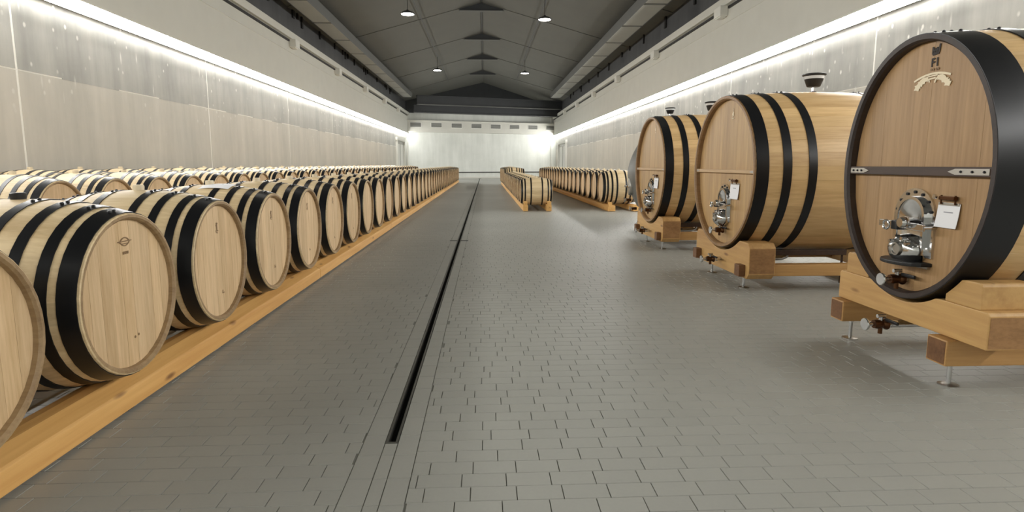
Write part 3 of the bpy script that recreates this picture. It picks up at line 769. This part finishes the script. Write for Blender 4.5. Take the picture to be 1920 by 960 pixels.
def manhole(parent, x, y, z, k=1.0, lipped=True):
    """polished arched hatch on the head at plane x; (y,z) is the middle of its spring line"""
    off = lambda L: [(p[0]*k + y, p[1]*k + z) for p in L]
    fr = ring_prism(MB(), off(arch(.165, -.235, 0)), off(arch(.118, -.20, 0)), x-.014, x+.002).build('hatch_frame', 'steel', parent)
    for i in range(7):
        a = PI*(i+.5)/7
        MB().lathe([(x-.021, 0), (x-.021, .009), (x-.013, .009)], 'X', 8, (0, y+.142*k*math.cos(a), z+.142*k*math.sin(a))).build('bolt', 'rivet', fr)
    ring_prism(MB(), off(arch(.118, -.20, 0)), off(arch(.100, -.185, 0)), x-.04, x).build('hatch_rim', 'steel', fr)
    # dished door
    d = MB(); A = off(arch(.102, -.187, 0)); n = len(A); rings = []
    cyz = (y, z-.06*k)
    for f, dx in ((1, -.034), (.9, -.032), (.65, -.020), (.3, -.012)):
        rings.append([(x+dx, cyz[0]+(p[0]-cyz[0])*f, cyz[1]+(p[1]-cyz[1])*f) for p in A])
    vs = [p for R_ in rings for p in R_] + [(x-.010, cyz[0], cyz[1])]; fs = []
    for i in range(3):
        for q in range(n):
            q2 = (q+1) % n; fs.append((i*n+q, i*n+q2, (i+1)*n+q2, (i+1)*n+q))
    for q in range(n): fs.append((3*n+q, 3*n+(q+1) % n, 4*n))
    d.add(vs, fs).build('hatch_door', 'steel', fr, smooth=R35)
    # clamp bar with ring nut, block and knob
    cb = MB().box(x-.085, x-.070, y-.175*k, y+.20*k, z-.075, z-.035).build('clamp_bar', 'steel', parent, bevel=.004)
    MB().box(x-.10, x-.012, y+.015, y+.07, z-.085, z-.03).build('clamp_block', 'black', cb, bevel=.006)
    ring = []; m = MB()
    for i in range(25):
        a = 2*PI*i/24; ring.append((x-.115, y+.09+.026*math.cos(a), z-.06+.026*math.sin(a)))
    m.tube(ring, .007, 8).build('ring_nut', 'steel', cb, smooth=R35)
    MB().lathe([(x-.13, 0), (x-.13, .026), (x-.12, .034), (x-.10, .036), (x-.085, .026), (x-.085, 0)], 'X', 22, (0, y-.045, z-.035)).build('clamp_knob', 'steel', cb, smooth=R35)
    for s in (-1, 1): MB().tube([(x-.078, y+s*.165*k, z-.055), (x+.0, y+s*.165*k, z-.055)], .012, 10).build('clamp_post', 'steel', cb, smooth=R35)
    # domed lower cover with a round port, rubber lip beneath
    dm = MB().lathe([(-.105, .0), (-.104, .03), (-.098, .07), (-.08, .10), (-.05, .12), (-.01, .128), (.0, .128)], 'X', 28, (x-.005, y+.005, z-.20*k), 1.0, .72).build('outlet_dome', 'steel', parent, smooth=R35)
    MB().lathe([(-.112, 0), (-.112, .026), (-.118, .030), (-.118, .038), (-.110, .041), (-.09, .042), (-.06, .042)], 'X', 22, (x-.005, y-.015, z-.195*k)).build('outlet_port', 'brushed', dm, smooth=R35)
    for a in (.6, 1.3, 2.0, 2.6): MB().lathe([(-.10, 0), (-.10, .011), (-.07, .013), (-.06, 0)], 'X', 8, (x-.005, y+.10*math.cos(a)*.8, z-.20*k+.075*math.sin(a))).build('wing_nut', 'steel', dm, smooth=R35)
    if not lipped: return
    lip = [(x, y-.165), (x, y+.165)] + [(x-.155*math.sin(PI*i/10)**.8, y+.165*math.cos(PI*i/10)) for i in range(1, 10)]
    MB().prism(lip, z-.285*k, z-.262*k, 'Z').build('drip_lip', 'black', parent, bevel=.006)
    MB().box(x-.02, x+.0, y-.15, y+.15, z-.30*k, z-.262*k).build('drip_plate', 'brushed', parent, bevel=.004)

def note(label, x, y, z, w=.155, h=.135):
    t = thing('paper_note', label, 'note', (x, y, z), 0, 'notes hung on the cask fronts')
    sh = MB(); n = 6; vs = []
    for i in range(n+1):
        f = i/n; vs += [(-.006-.012*f*f, -w/2+.006*f, -h*f), (-.006-.012*f*f, w/2+.006*f, -h*f), (-.0035-.012*f*f, -w/2+.006*f, -h*f), (-.0035-.012*f*f, w/2+.006*f, -h*f)]
    fs = []
    for i in range(n):
        a, b_ = i*4, i*4+4; fs += [(a, b_, b_+1, a+1), (a+2, a+3, b_+3, b_+2), (a, a+2, b_+2, b_), (a+1, b_+1, b_+3, a+3)]
    fs += [(0, 1, 3, 2), (n*4, n*4+2, n*4+3, n*4+1)]
    o = sh.add(vs, fs).build('sheet', 'paper', t)
    MB().box(-.0095, -.0088, -.035, .03, -.052, -.046).build('print_line', 'grey_ink', o)
    MB().box(-.010, -.0, -w/2+.004, w/2-.004, -.012, .004).build('holder_strip', 'brushed', t, bevel=.002)
    cl = MB().box(-.028, -.002, -.055, .055, .018, .040).build('clip', 'brass', t, bevel=.004)
    for s in (-1, 1): MB().tube([(-.014, s*.05, .045), (-.014, s*.05, -.005)], .005, 8).build('clip_arm', 'brass', cl)
    MB().lathe([(-.04, 0), (-.04, .013), (-.028, .014), (-.026, 0)], 'X', 12, (0, .075, .034)).build('clip_screw', 'steel', cl, smooth=R35)

def funnel(label, x, y, z, k=1.0):
    t = thing('filling_funnel', label, 'funnel', (x, y, z), 0, 'funnels on top of the casks')
    S = lambda L: [(a*k, r*k) for a, r in L]
    MB().lathe(S([(-.03, .016), (.075, .016), (.075, 0)]), 'Z', 14).build('stem', 'steel', t, smooth=R35)
    MB().lathe(S([(.0, .035), (.012, .035), (.016, .02), (.016, 0)]), 'Z', 16).build('stopper', 'black', t, smooth=R35)
    MB().lathe(S([(.062, 0), (.062, .062), (.068, .07), (.145, .098), (.145, .0)]), 'Z', 24).build('bowl', 'black', t, smooth=R35)
    MB().lathe(S([(.146, .098), (.176, .106), (.176, .100), (.146, .092)]), 'Z', 24, closed=True).build('clear_collar', 'clear', t, smooth=R35)
    MB().lathe(S([(.172, 0), (.172, .092), (.186, .122), (.196, .124), (.205, .10), (.212, .03), (.212, 0)]), 'Z', 24).build('lid', 'black', t, smooth=R35)

def cask(label, yc, zc, ay, az, L, bulge, style):
    t = thing('oak_cask', label, 'cask', (FX, yc, zc - az), 0, 'large casks on cradles')
    C0 = (0, 0, az)
    K = lambda u: 1 + bulge*(1 - abs(2*u/L - 1)**2.0)
    # staves
    ns = 40; nt = 12; rot_ok = abs(ay-az) < 1e-6; shared = None
    TH = .022
    def stave(th0, th1):
        vs = []; g = .0016
        for i in range(nt+1):
            u = L*i/nt; k = K(u)
            for th, dr in ((th0+.0002, -TH), (th0+.0002, -.0012), (th0+g, 0), ((th0+th1)/2, 0), (th1-g, 0), (th1-.0002, -.0012), (th1-.0002, -TH)):
                e = ell(ay, az, k, th); d = ell(1, 1, 1, th); vs.append((u, e[0]+d[0]*dr, e[1]+d[1]*dr))
        fs = []; m = 7
        for i in range(nt):
            for q in range(m):
                q2 = (q+1) % m; fs.append((i*m+q, i*m+q2, (i+1)*m+q2, (i+1)*m+q))
        fs += [tuple(range(m))[::-1], tuple(nt*m+q for q in range(m))]
        return MB().add(vs, fs).mesh('stave', 'cask_stave', smooth=math.radians(25))
    rs = random.Random(int(yc*10))
    widths = [rs.uniform(.8, 1.2) for _ in range(ns)]
    if rot_ok:
        shared = stave(-PI/ns, PI/ns)
        for i in range(ns): place('stave', shared, t, C0, (2*PI*i/ns, 0, 0))
    else:
        # equal steps along the oval
        N_ = 720; acc = [0]
        for i in range(N_):
            a, b_ = ell(ay, az, 1, 2*PI*i/N_), ell(ay, az, 1, 2*PI*(i+1)/N_); acc.append(acc[-1] + math.hypot(a[0]-b_[0], a[1]-b_[1]))
        cuts = []; i = 0
        for q in range(ns+1):
            tgt = acc[-1]*q/ns
            while i < N_ and acc[i+1] < tgt: i += 1
            cuts.append(2*PI*min(i + (tgt-acc[i])/max(acc[min(i+1, N_)]-acc[i], 1e-9), N_)/N_)
        for a, b_ in zip(cuts[:-1], cuts[1:]): place('stave', stave(a, b_), t, C0)
    # hoops
    def ering(prof, segs=72):
        """closed section of (u, added radius, factor flag) swept round the oval"""
        vs = []; m = len(prof)
        for i in range(segs):
            th = 2*PI*i/segs; d = ell(1, 1, 1, th)
            for u, dr in prof:
                e = ell(ay, az, K(min(max(u, 0), L)), th); vs.append((u, e[0]+d[0]*dr, e[1]+d[1]*dr))
        fs = []
        for i in range(segs):
            i2 = (i+1) % segs
            for q in range(m):
                q2 = (q+1) % m; fs.append((i*m+q, i2*m+q, i2*m+q2, i*m+q2))
        return MB().add(vs, fs)
    hp = [(.016, .115), (.262, .08), (.50, .078)]
    if style == 1: hp = [(-.003, .135), (.131, .06), (.34, .085), (.60, .085)]
    for a, w in hp:
        for u0 in (a, L-a-w):
            h = ering([(u0, .006), (u0+w, .006), (u0+w, -.003), (u0, -.003)]).build('hoop', 'hoop', t, C0, smooth=R35)
            for q in (PI/2+.05, PI/2-.04, PI/2+.16):
                e = ell(ay, az, K(u0+w/2), q)
                MB().lathe([(0, .010), (.006, .009), (.009, .005), (.009, 0)], 'Z', 10).build('rivet', 'rivet', h, (u0+w/2, e[0], e[1]+.005), smooth=R35)
    # chimes and heads
    cw = .038 if style == 1 else .036
    INS = .052
    for u0, sg in ((0, 1), (L, -1)):
        ch = ering([(u0-sg*.004, .0012), (u0-sg*.004, -cw+.012), (u0+sg*.012, -cw), (u0+sg*(INS+.03), -cw-.004), (u0+sg*(INS+.03), -.02), (u0+sg*.010, .0012)])
        ch.build('chime', 'dark_chime' if style == 1 else 'cask_chime', t, C0, smooth=R35)
    dy, dz = ay - cw, az - cw
    nb = 9 if style == 1 else 12; w = 2*dy/nb
    for i in range(nb):
        y0 = -dy + i*w + .0003; y1 = y0 + w - .0006
        ys = [y0 + (y1-y0)*q/6 for q in range(7)]
        zz = [dz*math.sqrt(max(1 - (v/dy)**2, .0004)) for v in ys]
        poly = [(v, -z) for v, z in zip(ys, zz)] + [(v, z) for v, z in zip(ys[::-1], zz[::-1])]
        MB().prism(poly, INS - (i*5 % 3)*.0003, INS+.03, 'X').build('head_board', 'oval_head' if style == 1 else 'cask_head', t, C0)
    MB().lathe([(L-INS-.03, 0), (L-INS-.03, 1), (L-INS, 1), (L-INS, 0)], 'X', 48, (0, 0, 0), dy, dz).build('back_head', 'cask_head', t, C0)
    # bar across the head
    zb = (1.21 if style == 1 else 1.178) - zc
    yb = dy*math.sqrt(1 - (zb/dz)**2) - .002
    hb = .026 if style == 1 else .018
    bo = MB().box(INS-.04, INS-.001, -yb, yb, zb-hb, zb+hb).build('cross_bar', 'dark_bar' if style == 1 else 'oak_bar', t, C0, bevel=.004)
    for s, ln in ((1, .20), (-1, .28)):
        if style != 1: ln = .10
        tip = yb - ln
        poly = [(s*(yb-.01), zb-hb*.62), (s*(tip+.05), zb-hb*.62), (s*tip, zb), (s*(tip+.05), zb+hb*.62), (s*(yb-.01), zb+hb*.62)]
        pl = MB().prism(poly, INS-.044, INS-.040, 'X').build('end_plate', 'brushed', bo)
        if style == 1:
            for q in range(3):
                MB().lathe([(INS-.049, 0), (INS-.049, .006), (INS-.044, .007)], 'X', 8, (0, s*(yb-.04-q*(ln-.10)/2.4), zb)).build('screw', 'rivet', pl)
    # hatch, taps
    zloc = lambda z: z - zc
    manhole(t, INS-.001, -.03, az + zloc(.945 if style == 1 else .88), 1.0, style == 1)
    tap(t, INS-.002, .0 if style == 1 else -.06, az + zloc(.557 if style == 1 else .555), back=.01)
    return t, INS

# ---- text and emblems
def flat_text(s, size):
    cu = bpy.data.curves.new('txt', 'FONT'); cu.body = s; cu.size = size; cu.extrude = .0006; cu.offset = .0018; cu.align_x = 'CENTER'
    o = bpy.data.objects.new('txt', cu); COL.objects.link(o)
    dg = bpy.context.evaluated_depsgraph_get(); me = bpy.data.meshes.new_from_object(o.evaluated_get(dg))
    bpy.data.objects.remove(o); bpy.data.curves.remove(cu)
    me.transform(Matrix(((0, 0, -1, 0), (-1, 0, 0, 0), (0, 1, 0, 0), (0, 0, 0, 1))))
    return me
def decal(polys, mat, name, parent, loc):
    """polygons in (right, up) as seen from -x"""
    m = MB()
    for i, p in enumerate(polys): m.prism([(-q[0], q[1]) for q in p], -.0010 - .00012*i, 0, 'X')
    return m.build(name, mat, parent, loc)

c1, INS = cask('large oval oak cask with a black rim and F1 printed on its front', 3.41, 1.22, .612, .768, 1.75, .05, 1)
def on1(dy, z): return (INS-.0035, dy, z - 1.22 + .768)
me = flat_text('F1', .066); me.materials.append(M['ink']); place('printed_code', me, c1, on1(-.075, 1.805))
decal([bar(-.024, -.02, .024, -.015, .016), bar(-.024, -.02, -.024, .022, .012), bar(.022, -.014, .028, .032, .012), bar(-.008, -.016, -.008, .014, .010), bar(.008, -.016, .009, .016, .010), bar(-.02, .0, .02, .004, .01)], 'ink', 'emblem', c1, on1(-.075, 1.893))
decal([bar(-.034, 0, -.022, .006, .012), bar(-.016, 0, -.006, .004, .013), bar(.006, 0, .014, .004, .012), bar(.020, 0, .032, .004, .012)], 'fade_ink', 'small_print', c1, on1(-.078, 1.785))
cr = [arc_bar(0, -.30, .30, PI/2-.36, PI/2+.40, .010, 12)]
for s in (-1, 1):
    for k in range(7):
        a = k*.30; px_ = s*(.045 + .050*math.sin(a*.75)); pz = -.022 - .006*k
        cr.append([(px_ + .020*math.cos(q*PI/4 + k)*(1.2 if q % 2 else .7), pz + .014*math.sin(q*PI/4 + k)*(1.2 if q % 2 else .7)) for q in range(8)])
    cr.append(arc_bar(s*.05, -.05, .035, PI*.1, PI*.95, .008))
cr.append(bar(-.03, -.012, .03, -.010, .006)); cr.append(bar(-.02, -.024, .02, -.022, .008))
decal([[(x*1.25, z*1.2) for x, z in p] for p in cr], 'cream_ink', 'crest', c1, on1(-.068, 1.765))

CR2 = 1.165
c2, _ = cask('large round oak cask on its cradle between the oval cask and the farther one', 6.2, CR2, .79, .79, 1.9, .058, 2)
c3, _ = cask('large round oak cask farthest down the right side, before the grey tank', 8.98, CR2, .79, .79, 1.9, .058, 2)
for c_, s in ((c2, 1.0), (c3, 1.0)):
    pol = [[(.018*math.cos(q*PI/5)*(1.2 if q % 2 else .8), .03*math.sin(q*PI/5)*(1.2 if q % 2 else .8)) for q in range(10)], bar(-.022, -.045, .022, -.045, .008), bar(0, .03, .0, .055, .008)]
    decal(pol, 'cream_ink', 'crest', c_, (INS-.0035, -.13, 1.765-CR2+.79))
note('white paper note clipped to the front of the oval cask', FX+INS-.004, 3.41-.285, 1.035)
note('white paper note clipped to the front of the middle round cask', FX+INS-.004, 6.2-.27, 1.055, .21, .16)
note('white paper note clipped to the front of the farthest round cask', FX+INS-.004, 8.98-.27, 1.055, .21, .16)
ztop = CR2 + .79*1.058
funnel('black funnel with a lid standing on the middle round cask', FX+.95, 6.2, ztop-.002, .95)
funnel('black funnel with a lid standing on the farthest round cask', FX+.95, 8.98, ztop-.002, .95)

# ---- cradles
def foot(parent, x, y, h):
    o = MB().tube([(x, y, .012), (x, y, h+.03)], .013, 10).build('levelling_foot', 'steel', parent, smooth=R35)
    MB().lathe([(0, 0), (0, .052), (.006, .052), (.014, .02), (.014, 0)], 'Z', 20, (x, y, 0)).build('foot_plate', 'brushed', o, smooth=R35)
    MB().lathe([(h-.03, 0), (h-.03, .021), (h-.012, .021), (h-.012, 0)], 'Z', 6, (x, y, 0)).build('lock_nut', 'steel', o)
def cradle(label, yc, zc, ay, az, L, bulge, style):
    t = thing('cask_cradle', label, 'cradle', (FX, yc, 0), 0, 'timber cradles under the casks')
    kk = 1 + bulge*.62
    def lower(y): return zc - az*kk*math.sqrt(max(1-(y/(ay*kk))**2, 0)) - .006
    if style == 1:
        hw, zb, zs, th, rzb, rzt = .63, .305, .50, .30, .155, .30
        ry = (-.37, .56)
    else:
        hw, zb, zs, th, rzb, rzt = .71, .135, .49, .26, .155, .27
        ry = (-.585, .585)
    xs = [(.03, .03+th), (L-.03-th, L-.03)]
    ch = .045 if style == 2 else .015
    for xa, xb in xs:
        top = []
        for i in range(29):
            y = -hw+ch + (2*hw-2*ch)*i/28; top.append((y, min(zs, lower(y))))
        poly = [(-hw, zb), (hw, zb), (hw, zs-ch)] + top[::-1] + [(-hw, zs-ch)]
        if style == 2:
            poly = [(-hw+.05, zb), (-hw+.18, zb-.0), (hw-.18, zb), (hw-.05, zb), (hw, zb+.05), (hw, zs-ch)] + top[::-1] + [(-hw, zs-ch), (-hw, zb+.05)]
        sd = MB().prism(poly, xa, xb, 'X').build('saddle_beam', 'cradle', t, bevel=.006)
        # end grain caps on both ends of the beam
        for s in (-1, 1):
            ya, yb_ = sorted((s*hw, s*(hw+.002))); MB().box(xa+.008, xb-.008, ya, yb_, zb+(.06 if style == 2 else .008), zs-ch-.008).build('end_grain', 'cradle_end', sd)
        if style == 1:
            for s in (-1, 1):
                pts = []
                for i in range(7):
                    y = .33 + .10*i/6; pts.append((y, min(lower(y), .64)))
                pc = [(.33, zs)] + [p for p in pts if p[1] > zs+.005] + [(.47, .64), (.55, .64), (.565, .625), (.565, zs)]
                MB().prism([(s*p[0], p[1]) for p in pc], xa+.005, xb-.005, 'X').build('chock', 'cradle', t, bevel=.006)
    for y in ry:
        w = .072 if style == 1 else .055
        x0, x1 = (-.02, L+.02) if style == 1 else (-.035, L+.035)
        ru = MB().box(x0, x1, y-w, y+w, rzb, rzt)
        if style == 1: ro = ru.build('runner', 'runner', t, bevel=.008)
        else:
            # stub through the saddle at the front, runner between the saddles
            ro = MB().box(xs[0][1], xs[1][0], y-w, y+w, rzb, rzt).build('runner', 'runner', t, bevel=.006)
            MB().box(-.035, xs[0][0], y-w, y+w, rzb, rzt).build('tenon', 'dark_end', t, bevel=.006)
            MB().box(xs[1][1], L+.035, y-w, y+w, rzb, rzt).build('tenon', 'cradle_end', t, bevel=.006)
        if style == 1:
            MB().box(x0-.002, x0, y-w+.01, y+w-.01, rzb+.01, rzt-.01).build('end_grain', 'dark_end', ro)
    for x in (.12, L-.12):
        for y in ((-.31, .60) if style == 1 else (-.42, .42)): foot(t, x, y, rzb if style == 1 else zb)
    # drain pipe and tap below the cask
    zp = .272 if style == 1 else .235
    py = .01 if style == 1 else -.02
    dp = MB().tube([(-.02, py, zp), (.55, py, zp), (.70, py, zp), (.755, py, zp+.02), (.775, py, zp+.07), (.775, py, lower(py)-.0)], .024, 12).build('outlet_pipe', 'steel', t, smooth=R35)
    if style == 2:  # dark bar and post standing for a pipe in shade, shade put in colour
        MB().box(xs[0][1], 1.22, -.36, -.30, .318, .378).build('shaded_pipe', 'dark_bar', t, bevel=.006)
        MB().tube([(1.19, -.33, .02), (1.19, -.33, .32)], .012, 8).build('shaded_pipe_leg', 'dark_bar', t)
    tap(t, -.02, py, zp)
    return t
cradle('timber cradle on steel feet under the oval cask', 3.41, 1.22, .612, .768, 1.75, .05, 1)
cradle('timber cradle on steel feet under the middle round cask', 6.2, CR2, .79, .79, 1.9, .058, 2)
cradle('timber cradle on steel feet under the farthest round cask', 8.98, CR2, .79, .79, 1.9, .058, 2)

# ---- grey egg tank behind the farthest cask
eg = thing('egg_tank', 'grey egg-shaped concrete tank partly hidden behind the farthest cask', 'tank', (3.77, 12.0, 0))
prof = [(.30, 0), (.30, .40)]
for i in range(1, 25):
    u = i/24; z = .30 + 1.92*u
    r = .82*math.sin(PI*min(max(.17 + .83*u, 0), 1))**.62 * (1.0 if u < .4 else 1 - .10*(u-.4)/.6)
    prof.append((z, max(r, .13 if u > .93 else 0)))
prof.append((2.22, 0))
MB().lathe(prof, 'Z', 48).build('tank_body', 'egg', eg, smooth=R35)
for a in (PI*.75, PI*1.25, PI*1.75, PI*.25):
    x, y = .50*math.cos(a), .50*math.sin(a)
    MB().tube([(x, y, .62), (x*1.15, y*1.15, .30), (x*1.2, y*1.2, .02)], [.09, .075, .06], 10).build('leg', 'egg', eg, smooth=R35)
    MB().lathe([(0, 0), (0, .09), (.02, .09), (.02, 0)], 'Z', 16, (x*1.2, y*1.2, 0)).build('foot_plate', 'brushed', eg)
hd = MB().lathe([(-.03, 0), (-.03, .10), (-.025, .15), (-.01, .165), (.10, .165)], 'X', 24, (-.79, .0, .80), .7, 1.1).build('hatch', 'brushed', eg, smooth=R35)
MB().tube([(-.86, -.10, .80), (-.86, .10, .80)], .018, 8).build('hatch_handle', 'steel', hd, smooth=R35)
for z, rr_ in ((.52, .74), (.34, .62)):
    v = MB().tube([(-rr_, .06, z), (-rr_-.10, .06, z)], .03, 10).build('valve', 'brass', eg, smooth=R35)
    MB().lathe([(-.15, 0), (-.15, .05), (-.135, .05), (-.135, .02), (-.10, .02)], 'X', 16, (-rr_, .06, z)).build('valve_wheel', 'steel', v, smooth=R35)
funnel('black funnel with a lid on top of the grey tank', 3.77, 12.0, 2.215, .85)
